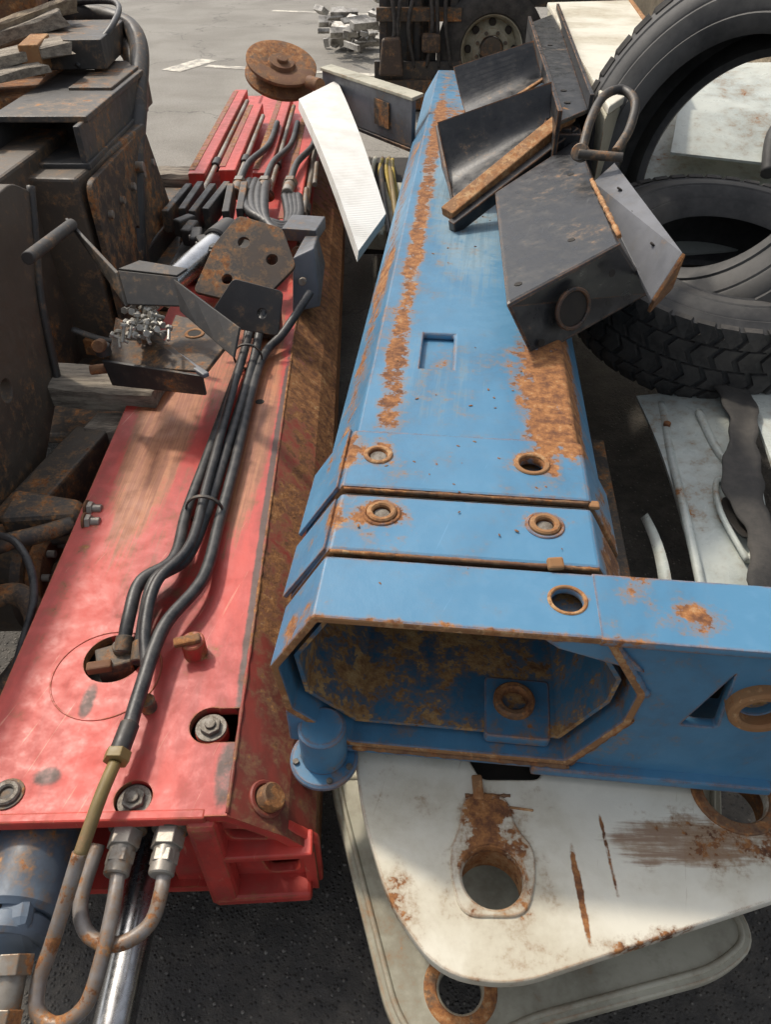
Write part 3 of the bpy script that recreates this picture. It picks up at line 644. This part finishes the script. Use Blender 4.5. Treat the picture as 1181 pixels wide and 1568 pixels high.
# ------------------------------------------------------------ hose cluster on red boom
group('hose_bracket_assembly')
box('clamp_base',(-.64,3.05,.50),(.42,.5,.06),M_blackm)
for i in range(6):
    x=-.90+.055*i
    box('clamp_finger',(x,3.30+.03*(i%2),.59),(.030,.36,.09),M_blackm,(0,0,random.uniform(-6,6)))
for i in range(11):
    a=i/10; x=-.82+.40*a; y=3.05-.30*math.sin(a*2.4)-.1*a
    box('chain_link',(x,y,.60),(.045,.09,.07),M_blackm,(10*math.sin(i),0,-35+20*i),.008); cyl('link_pin',(x-.03,y,.61),(x+.03,y,.61),.012,M_fit)
for k in range(4):
    tube('coiled_hose',[(-.66+.03*k,3.75,.56),(-.62+.03*k,3.35,.60+.01*k),(-.55+.02*k,3.12-.02*k,.62),(-.42,3.05-.03*k,.60),(-.37-.015*k,3.2,.58),(-.40-.02*k,3.5,.57)],.020,M_hose)
for k in range(3):
    x=-.69+.12*k; tube('feed_hose',[(x,3.6,.58),(x+.01,3.9,.60),(x+.06,4.3,.58),(x+.05,4.8,.57)],.016,M_hose)
    hexnut('coupling',(x,3.62,.58),.035,.05,M_fit,(0,1,0)); cyl('coupling_body',(x,3.5,.58),(x,3.62,.58),.028,M_fit)
for k in range(3): cyl('spring_pin',(-.36+.02*k,3.3+.4*k,.56),(-.37+.02*k,3.6+.4*k,.57),.012,M_fit)
hexa('grey_bracket',[(-.345,2.55,.46),(-.245,2.60,.46),(-.25,3.0,.46),(-.33,3.0,.46)],[(-.335,2.62,.64),(-.262,2.66,.66),(-.27,2.95,.60),(-.32,2.95,.60)],M_grey,.006)
cyl('bracket_bolt',(-.30,2.58,.57),(-.30,2.55,.58),.014,M_fit); box('grey_cap',(-.33,3.02,.60),(.14,.16,.05),M_grey,(0,0,-10))
group('rusty_bracket_plate')
pl=rpoly([(0,0),(.20,-.10),(.36,.02),(.34,.17),(.20,.25),(.10,.16)],.02)
mt=Matrix.Translation((-.66,2.42,.60))@Matrix.Rotation(math.radians(38),4,'X')@Matrix.Rotation(math.radians(12),4,'Z')
plate('plate',pl,[circ(.285,.06,.022),circ(.20,.145,.022),circ(.12,.02,.02)],.012,M_rustdk,mt)
mt2=Matrix.Translation((-.60,2.27,.56))@Matrix.Rotation(math.radians(60),4,'X')
plate('plate_front',rpoly([(0,0),(.24,-.04),(.26,.10),(.10,.14)],.015),[circ(.19,.03,.018)],.010,M_blackm,mt2)
box('foot',(-.42,2.40,.50),(.10,.10,.08),M_blackm)
group('chrome_cylinder_rod')
cyl('rod',(-.80,2.36,.60),(-.64,2.92,.60),.046,M_chrome,40); cyl('gland',(-.66,2.85,.60),(-.62,2.98,.60),.06,M_blackm,32)
# ------------------------------------------------------------ lever bracket
group('black_lever_bracket')
cyl('handle',(-.915,1.85,.95),(-.925,2.20,.91),.017,M_blackm)
sheet('arm_a',[(-.945,2.23,.92),(-.90,2.19,.87),(-.735,1.98,.76),(-.765,2.05,.83)],.010,M_blackm,n=4)
sheet('arm_b',[(-.765,2.05,.83),(-.735,1.98,.76),(-.585,1.99,.75),(-.60,2.05,.81)],.010,M_blackm,n=3)
sheet('arm_c',[(-.61,2.05,.81),(-.585,1.98,.74),(-.415,1.82,.68),(-.40,1.88,.74)],.010,M_blackm,n=3)
sheet('flange',[(-.765,2.05,.832),(-.60,2.05,.812),(-.58,2.10,.812),(-.72,2.11,.832)],.008,M_blackm,n=2)
tube('bent_rod',[(-1.06,2.30,.52),(-.90,2.22,.52),(-.72,2.20,.56),(-.62,2.18,.60)],.010,M_blackm)
group('rusty_channel_bracket')
hexa('top_face',[(-.655,1.94,.63),(-.66,2.16,.63),(-.45,2.05,.63),(-.505,1.80,.63)],[(-.655,1.94,.645),(-.66,2.16,.645),(-.45,2.05,.645),(-.505,1.80,.645)],M_rustdk,.003)
sheet('front_web',[(-.80,1.85,.655),(-.505,1.775,.65),(-.505,1.78,.585),(-.79,1.85,.575)],.010,M_blackm,n=1)
sheet('back_web',[(-.80,2.03,.70),(-.655,1.95,.68),(-.505,1.785,.66),(-.79,1.86,.64)],.010,M_rustdk,n=1)
beam('edge_strip',(-.66,1.95,.655),(-.49,1.77,.655),.02,.014,M_grey)
ring('round_hole',(-.575,2.03,.6455),.030,.020,.003,M_rustlite); cyl('round_hole_dark',(-.575,2.03,.6452),(-.575,2.03,.6472),.020,M_void)
cyl('pin',(-.80,1.88,.69),(-.80,1.85,.70),.018,M_rust); cyl('pin',(-.80,1.88,.66),(-.80,1.88,.69),.022,M_blackm)
cyl('pin',(-.80,1.87,.62),(-.845,1.86,.62),.014,M_rust)
G=None
bm=bmesh.new()
for i in range(55):
    p=Vector((-.685+random.gauss(0,.026),1.92+random.gauss(0,.045),.700+random.uniform(0,.05)))
    d=Vector((random.uniform(-1,1),random.uniform(-1,1),random.uniform(-.2,.8))).normalized()
    q=d.to_track_quat('Z','Y').to_matrix().to_4x4()
    bmesh.ops.create_cone(bm,cap_ends=True,segments=10,radius1=.005,radius2=.005,depth=.045,matrix=Matrix.Translation(p)@q)
    bmesh.ops.create_cone(bm,cap_ends=True,segments=6,radius1=.0105,radius2=.0105,depth=.009,matrix=Matrix.Translation(p+d*.024)@q)
me=bpy.data.meshes.new('loose_bolts_pile'); bm.to_mesh(me); bm.free(); link('loose_bolts_pile',me,simple('zinc_bolts',(.45,.43,.38),(.22,.20,.17),40,.4,.5,.3,.002),.001)
# ------------------------------------------------------------ left machine
group('scrap_machine_frame')
plate('side_plate',rpoly([(.9,.15),(.9,1.02),(2.15,1.04),(2.26,.98),(2.10,.72),(2.02,.45),(1.55,.20)],.04),[circ(1.75,.62,.035)],.05,M_dark,YZ(-1.07),.004)
tube('side_plate_rim',[(-1.04,2.26,1.0),(-1.04,2.18,.86),(-1.035,2.09,.72),(-1.03,2.02,.47)],.012,M_blackm)
hexa('side_plate_rear',[(-1.9,2.30,.2),(-1.16,2.26,.2),(-1.14,2.9,.2),(-1.9,3.0,.2)],[(-1.9,2.35,1.0),(-1.16,2.32,1.0),(-1.14,2.9,1.0),(-1.9,3.0,1.0)],M_dark,.01)
box('column',(-1.12,2.85,.55),(.30,.70,.80),M_dark,(0,0,-4),.01)
plate('column_web',rpoly([(2.5,.3),(2.5,.93),(3.2,.93),(3.5,.3)],.05),[circ(2.85,.62,.05),circ(3.05,.5,.02)],.015,M_rustdk,YZ(-.965),.003)
box('column_step',(-1.0,3.0,.33),(.10,.7,.45),M_blackm,(0,0,-4),.01)
for i in range(5): cyl('column_bolt',(-.957,2.6+.15*i,.80),(-.94,2.6+.15*i,.80),.014,M_fit,16)
box('channel_top',(-1.14,3.05,1.08),(.32,.75,.02),M_blackm); box('channel_bottom',(-1.14,3.0,.955),(.32,.8,.02),M_blackm)
box('channel_l',(-1.29,3.0,1.01),(.02,.75,.12),M_blackm); box('channel_r',(-1.0,3.0,1.01),(.02,.78,.13),M_blackm)
box('channel_upper',(-1.24,3.55,1.16),(.26,.5,.10),M_blackm,(0,0,5)); box('channel_upper2',(-1.08,3.3,1.02),(.16,.5,.16),M_dark)
tube('guard_tube',[(-1.08,3.0,.55),(-1.00,3.25,.95),(-1.06,3.7,1.15),(-1.25,3.95,1.2),(-1.45,4.0,1.2)],.04,M_blackm)
tube('guard_tube',[(-.99,2.85,.50),(-.98,3.05,.83),(-1.03,3.5,1.06),(-1.2,3.85,1.13),(-1.4,3.9,1.14)],.04,M_blackm)
tube('black_cable',[(-1.45,3.9,1.25),(-1.38,4.2,1.36),(-1.50,4.6,1.5),(-1.7,4.8,1.55)],.03,M_hose)
tube('black_cable',[(-1.2,3.3,1.12),(-1.10,3.5,1.22),(-1.15,3.8,1.27),(-1.4,4.0,1.25)],.012,M_hose)
cyl('guard_bolt',(-.96,3.0,.84),(-.925,3.0,.84),.02,M_fit)
box('rust_upright',(-1.85,3.9,.9),(.7,.5,1.3),M_rust,(0,0,10),.02)
box('rust_block',(-1.32,3.25,1.17),(.07,.25,.10),M_rustlite,(0,0,10)); 
hexa('upper_shelf',[(-2.1,2.9,1.02),(-1.25,3.0,1.02),(-1.3,3.6,1.02),(-2.1,3.5,1.02)],[(-2.1,2.9,1.08),(-1.25,3.0,1.08),(-1.3,3.6,1.08),(-2.1,3.5,1.08)],M_rust,.01)
box('base_deck',(-.93,2.65,.28),(.50,1.3,.04),M_dark,(0,0,0),.01)
beam('base_rail',(-1.10,4.0,.42),(-.86,2.75,.42),.10,.10,M_dark,.008)
beam('base_rail',(-.93,4.0,.40),(-.76,2.9,.42),.03,.12,M_woodb,.004)
beam('cross_rail',(-1.25,1.72,.24),(-.76,1.76,.24),.10,.12,M_dark,.01)
beam('cross_rail',(-1.1,2.45,.38),(-.68,2.35,.38),.03,.06,M_rust,.004); beam('cross_rail',(-1.1,2.75,.36),(-.70,2.65,.36),.03,.06,M_rust,.004)
beam('stub_beam',(-.90,1.88,.34),(-1.00,1.45,.34),.11,.14,M_dark,.008)
box('deck_block',(-.98,3.45,.40),(.14,.18,.14),M_blackm,(0,0,-10)); cyl('deck_lamp',(-.96,3.28,.40),(-.96,3.28,.47),.03,M_rust)
box('deck_plate',(-.95,3.2,.345),(.30,.9,.02),M_dark,(0,0,-8))
for i in range(4): cyl('deck_bolt',(-.95+.06*i,2.75+.1*i,.36),(-.95+.06*i,2.75+.1*i,.38),.012,M_fit)
group('axle_hub_assembly')
cyl('drum',(-1.05,1.35,.30),(-.90,1.35,.30),.14,M_dark,40); cyl('drum_rim',(-.90,1.35,.30),(-.86,1.35,.30),.11,M_rust,40); cyl('drum_cap',(-.86,1.35,.30),(-.82,1.35,.30),.05,M_dark,32)
for i in range(8):
    a=i*math.pi/4; cyl('rim_stud',(-.865,1.35+.085*math.cos(a),.30+.085*math.sin(a)),(-.84,1.35+.085*math.cos(a),.30+.085*math.sin(a)),.010,M_fit,12)
hexa('hub_bracket',[(-.95,1.36,.38),(-.75,1.40,.38),(-.75,1.48,.38),(-.95,1.50,.38)],[(-.97,1.38,.48),(-.80,1.42,.46),(-.80,1.48,.46),(-.97,1.50,.48)],M_dark,.012)
tube('hub_arm',[(-1.02,1.22,.46),(-.93,1.28,.48),(-.86,1.34,.46),(-.80,1.40,.44)],.022,M_dark)
for x,y in ((-.77,1.45),(-.76,1.40)): cyl('hub_stud',(x,y,.45),(x+.035,y,.45),.012,M_fit); hexnut('hub_nut',(x,y,.45),.020,.013,M_fit,(1,0,0)); cyl('hub_washer',(x-.006,y,.45),(x,y,.45),.024,M_rust)
tube('brake_hook',[(-.98,1.15,.40),(-.86,1.18,.42),(-.80,1.10,.38),(-.86,1.02,.30),(-.95,1.0,.26)],.026,M_rustdk)
cyl('rust_roller',(-.98,1.16,.50),(-.90,1.14,.50),.05,M_rust)
tube('brake_line',[(-.98,1.3,.5),(-.86,1.25,.52),(-.80,1.15,.46),(-.82,1.0,.36),(-.80,.85,.3)],.009,M_hose)
cyl('axle_tube',(-1.1,1.0,.22),(-.78,1.05,.22),.05,M_dark); beam('pale_bar',(-1.0,.93,.25),(-.76,.96,.25),.04,.03,M_cream)
beam('rust_bar',(-.95,.83,.20),(-.76,.86,.20),.05,.04,M_rust)
beam('long_shaft',(-.86,.75,.12),(-.84,1.9,.14),.10,.10,M_blackm,.01)
group('timber_plank')
timber('plank',(-1.16,2.06,.465),(-.70,2.00,.455),.15,.08,M_wood)
timber('plank_b',(-.91,1.91,.37),(-.67,1.90,.37),.10,.09,M_wood)
group('timber_block')
timber('block',(-1.42,4.05,.44),(-.96,4.04,.44),.16,.17,M_wood); timber('block_b',(-.95,1.80,.22),(-.66,1.80,.22),.12,.10,M_wood)
group('broken_timber')
timber('splinter_a',(-1.75,3.0,1.13),(-1.20,3.25,1.20),.14,.04,M_wood,5,.005); timber('splinter_b',(-1.75,3.3,1.15),(-1.30,3.55,1.25),.10,.05,M_wood,5,.005)
timber('splinter_c',(-1.6,2.85,1.12),(-1.28,3.15,1.15),.12,.03,M_wood,5,.004); timber('splinter_d',(-1.55,3.4,1.22),(-1.30,3.7,1.28),.07,.05,M_woodb,5,.005)
# ------------------------------------------------------------ background
group('parked_truck')
tc=Vector((.95,7.8,.474))
lathe('tyre',[(.27,-.1),(.29,-.13),(.38,-.145),(.45,-.12),(.474,-.09),(.474,.09),(.45,.12),(.38,.145),(.29,.13),(.27,.1)],tc,(0,-1,0),M_tread,64,closed=True)
lathe('rim',[(.10,.0),(.11,.05),(.16,.05),(.23,-.02),(.265,.10),(.28,.11),(.285,.10),(.275,-.1),(.10,-.1)],tc,(0,-1,0),M_cream,48,closed=True)
cyl('hub',tc,tc+Vector((0,-.10,0)),.10,M_dark,32)
for i in range(8):
    a=i*math.pi/4; p=tc+Vector((.205*math.cos(a),-.02,.205*math.sin(a))); cyl('hand_hole',p+Vector((0,.03,0)),p+Vector((0,-.012,0)),.032,M_void,16)
    q=tc+Vector((.135*math.cos(a+.4),-.05,.135*math.sin(a+.4))); hexnut('wheel_nut',q,.017,.02,M_dark,(0,-1,0))
box('chassis',(2.0,8.15,.95),(3.6,.5,.35),M_blackm); box('mudguard',(.95,8.0,1.13),(1.25,.5,.08),M_blackm,(0,0,0),.03); cyl('axle',(.95,7.9,.474),(.95,9.4,.474),.08,M_dark)
box('body',(2.2,8.6,1.9),(4.0,1.6,1.5),M_cream,bevel=.03)
group('forklift_mast')
for x in (-.02,.16,.42,.60): beam('mast_rail',(x,7.75,0.02),(x,7.85,2.4),.07,.10,M_blackm,.006,up=(0,1,0))
box('carriage',(.29,7.68,.32),(.78,.07,.16),M_blackm); box('carriage',(.29,7.68,.75),(.74,.07,.10),M_dark); box('base',(.3,7.9,.14),(.80,.6,.24),M_dark)
box('cowl',(.2,8.2,.9),(.45,.3,1.5),M_blackm,(0,0,0),.02)
cyl('lift_ram',(.29,7.75,.1),(.29,7.8,2.2),.045,M_blackm)
for i in range(6):
    x=.02+.11*i; tube('hose',[(x,7.68,1.5),(x+.05*math.sin(i),7.58,1.1),(x+.06*math.cos(i*2),7.60,.7),(x+.02,7.66,.35)],.018,M_hose)
hexa('tank',[(-.06,7.55,.3),(.16,7.52,.3),(.16,7.66,.3),(-.06,7.66,.3)],[(-.03,7.57,.58),(.13,7.55,.6),(.13,7.66,.6),(-.03,7.66,.58)],M_rustdk,.02); box('valve',(.40,7.60,.55),(.16,.12,.14),M_rustdk,bevel=.02)
beam('fork',(.05,7.7,.06),(.05,6.8,.05),.10,.04,M_dark); 
G=None
bm=bmesh.new()
for i in range(60):
    p=Vector((-.38+random.gauss(0,.22),10.9+random.gauss(0,.5),random.uniform(.03,.35)))
    bmesh.ops.create_cube(bm,size=1,matrix=Matrix.Translation(p)@Matrix.Rotation(random.uniform(0,6),4,'Z')@Matrix.Rotation(random.uniform(-.8,.8),4,'X')@Matrix.Diagonal((random.uniform(.03,.45),random.uniform(.03,.12),random.uniform(.02,.1),1)))
me=bpy.data.meshes.new('scrap_metal_pile'); bm.to_mesh(me); bm.free(); link('scrap_metal_pile',me,M_scrap,.004)
bm=bmesh.new()
for i in range(420):
    x=random.uniform(-.5,.35);y=random.uniform(.1,1.2); s=random.uniform(.0012,.0050)
    bmesh.ops.create_icosphere(bm,subdivisions=1,radius=s,matrix=Matrix.Translation((x,y,s*.4))@Matrix.Diagonal((1,random.uniform(.6,1.3),.6,1)))
me=bpy.data.meshes.new('loose_gravel'); bm.to_mesh(me); bm.free(); link('loose_gravel',me,simple('gravel_stone',(.25,.23,.2),(.08,.075,.07),80,.8))
# ------------------------------------------------------------ light + camera
w=bpy.data.worlds.new('World'); sc.world=w; w.use_nodes=True
nt=w.node_tree; bg=nt.nodes['Background']; sky=nt.nodes.new('ShaderNodeTexSky'); sky.sky_type='NISHITA'; sky.sun_disc=False
EL,AZ=50,-42
sky.sun_elevation=math.radians(EL); sky.sun_rotation=math.radians(AZ); sky.air_density=1.0; sky.dust_density=4.0; sky.ozone_density=.6
hs_=nt.nodes.new('ShaderNodeHueSaturation'); hs_.inputs['Saturation'].default_value=.35; hs_.inputs['Value'].default_value=1.2
nt.links.new(sky.outputs[0],hs_.inputs['Color']); nt.links.new(hs_.outputs[0],bg.inputs[0]); bg.inputs[1].default_value=.15
sl=bpy.data.lights.new('sun','SUN'); sl.energy=2.7; sl.angle=math.radians(4); sl.color=(1,.90,.76)
so=bpy.data.objects.new('sun',sl); COL.objects.link(so)
d=Vector((math.sin(math.radians(AZ))*math.cos(math.radians(EL)),math.cos(math.radians(AZ))*math.cos(math.radians(EL)),math.sin(math.radians(EL))))
so.rotation_euler=d.to_track_quat('Z','Y').to_euler()
cam=bpy.data.cameras.new('camera'); co=bpy.data.objects.new('camera',cam); COL.objects.link(co); sc.camera=co
co.location=(0,0,1.7); co.rotation_euler=(math.radians(49),0,0); cam.lens=26; cam.sensor_width=36; cam.clip_end=500; cam.clip_start=.02
sc.view_settings.view_transform='Standard'; sc.view_settings.look='None'; sc.view_settings.exposure=0
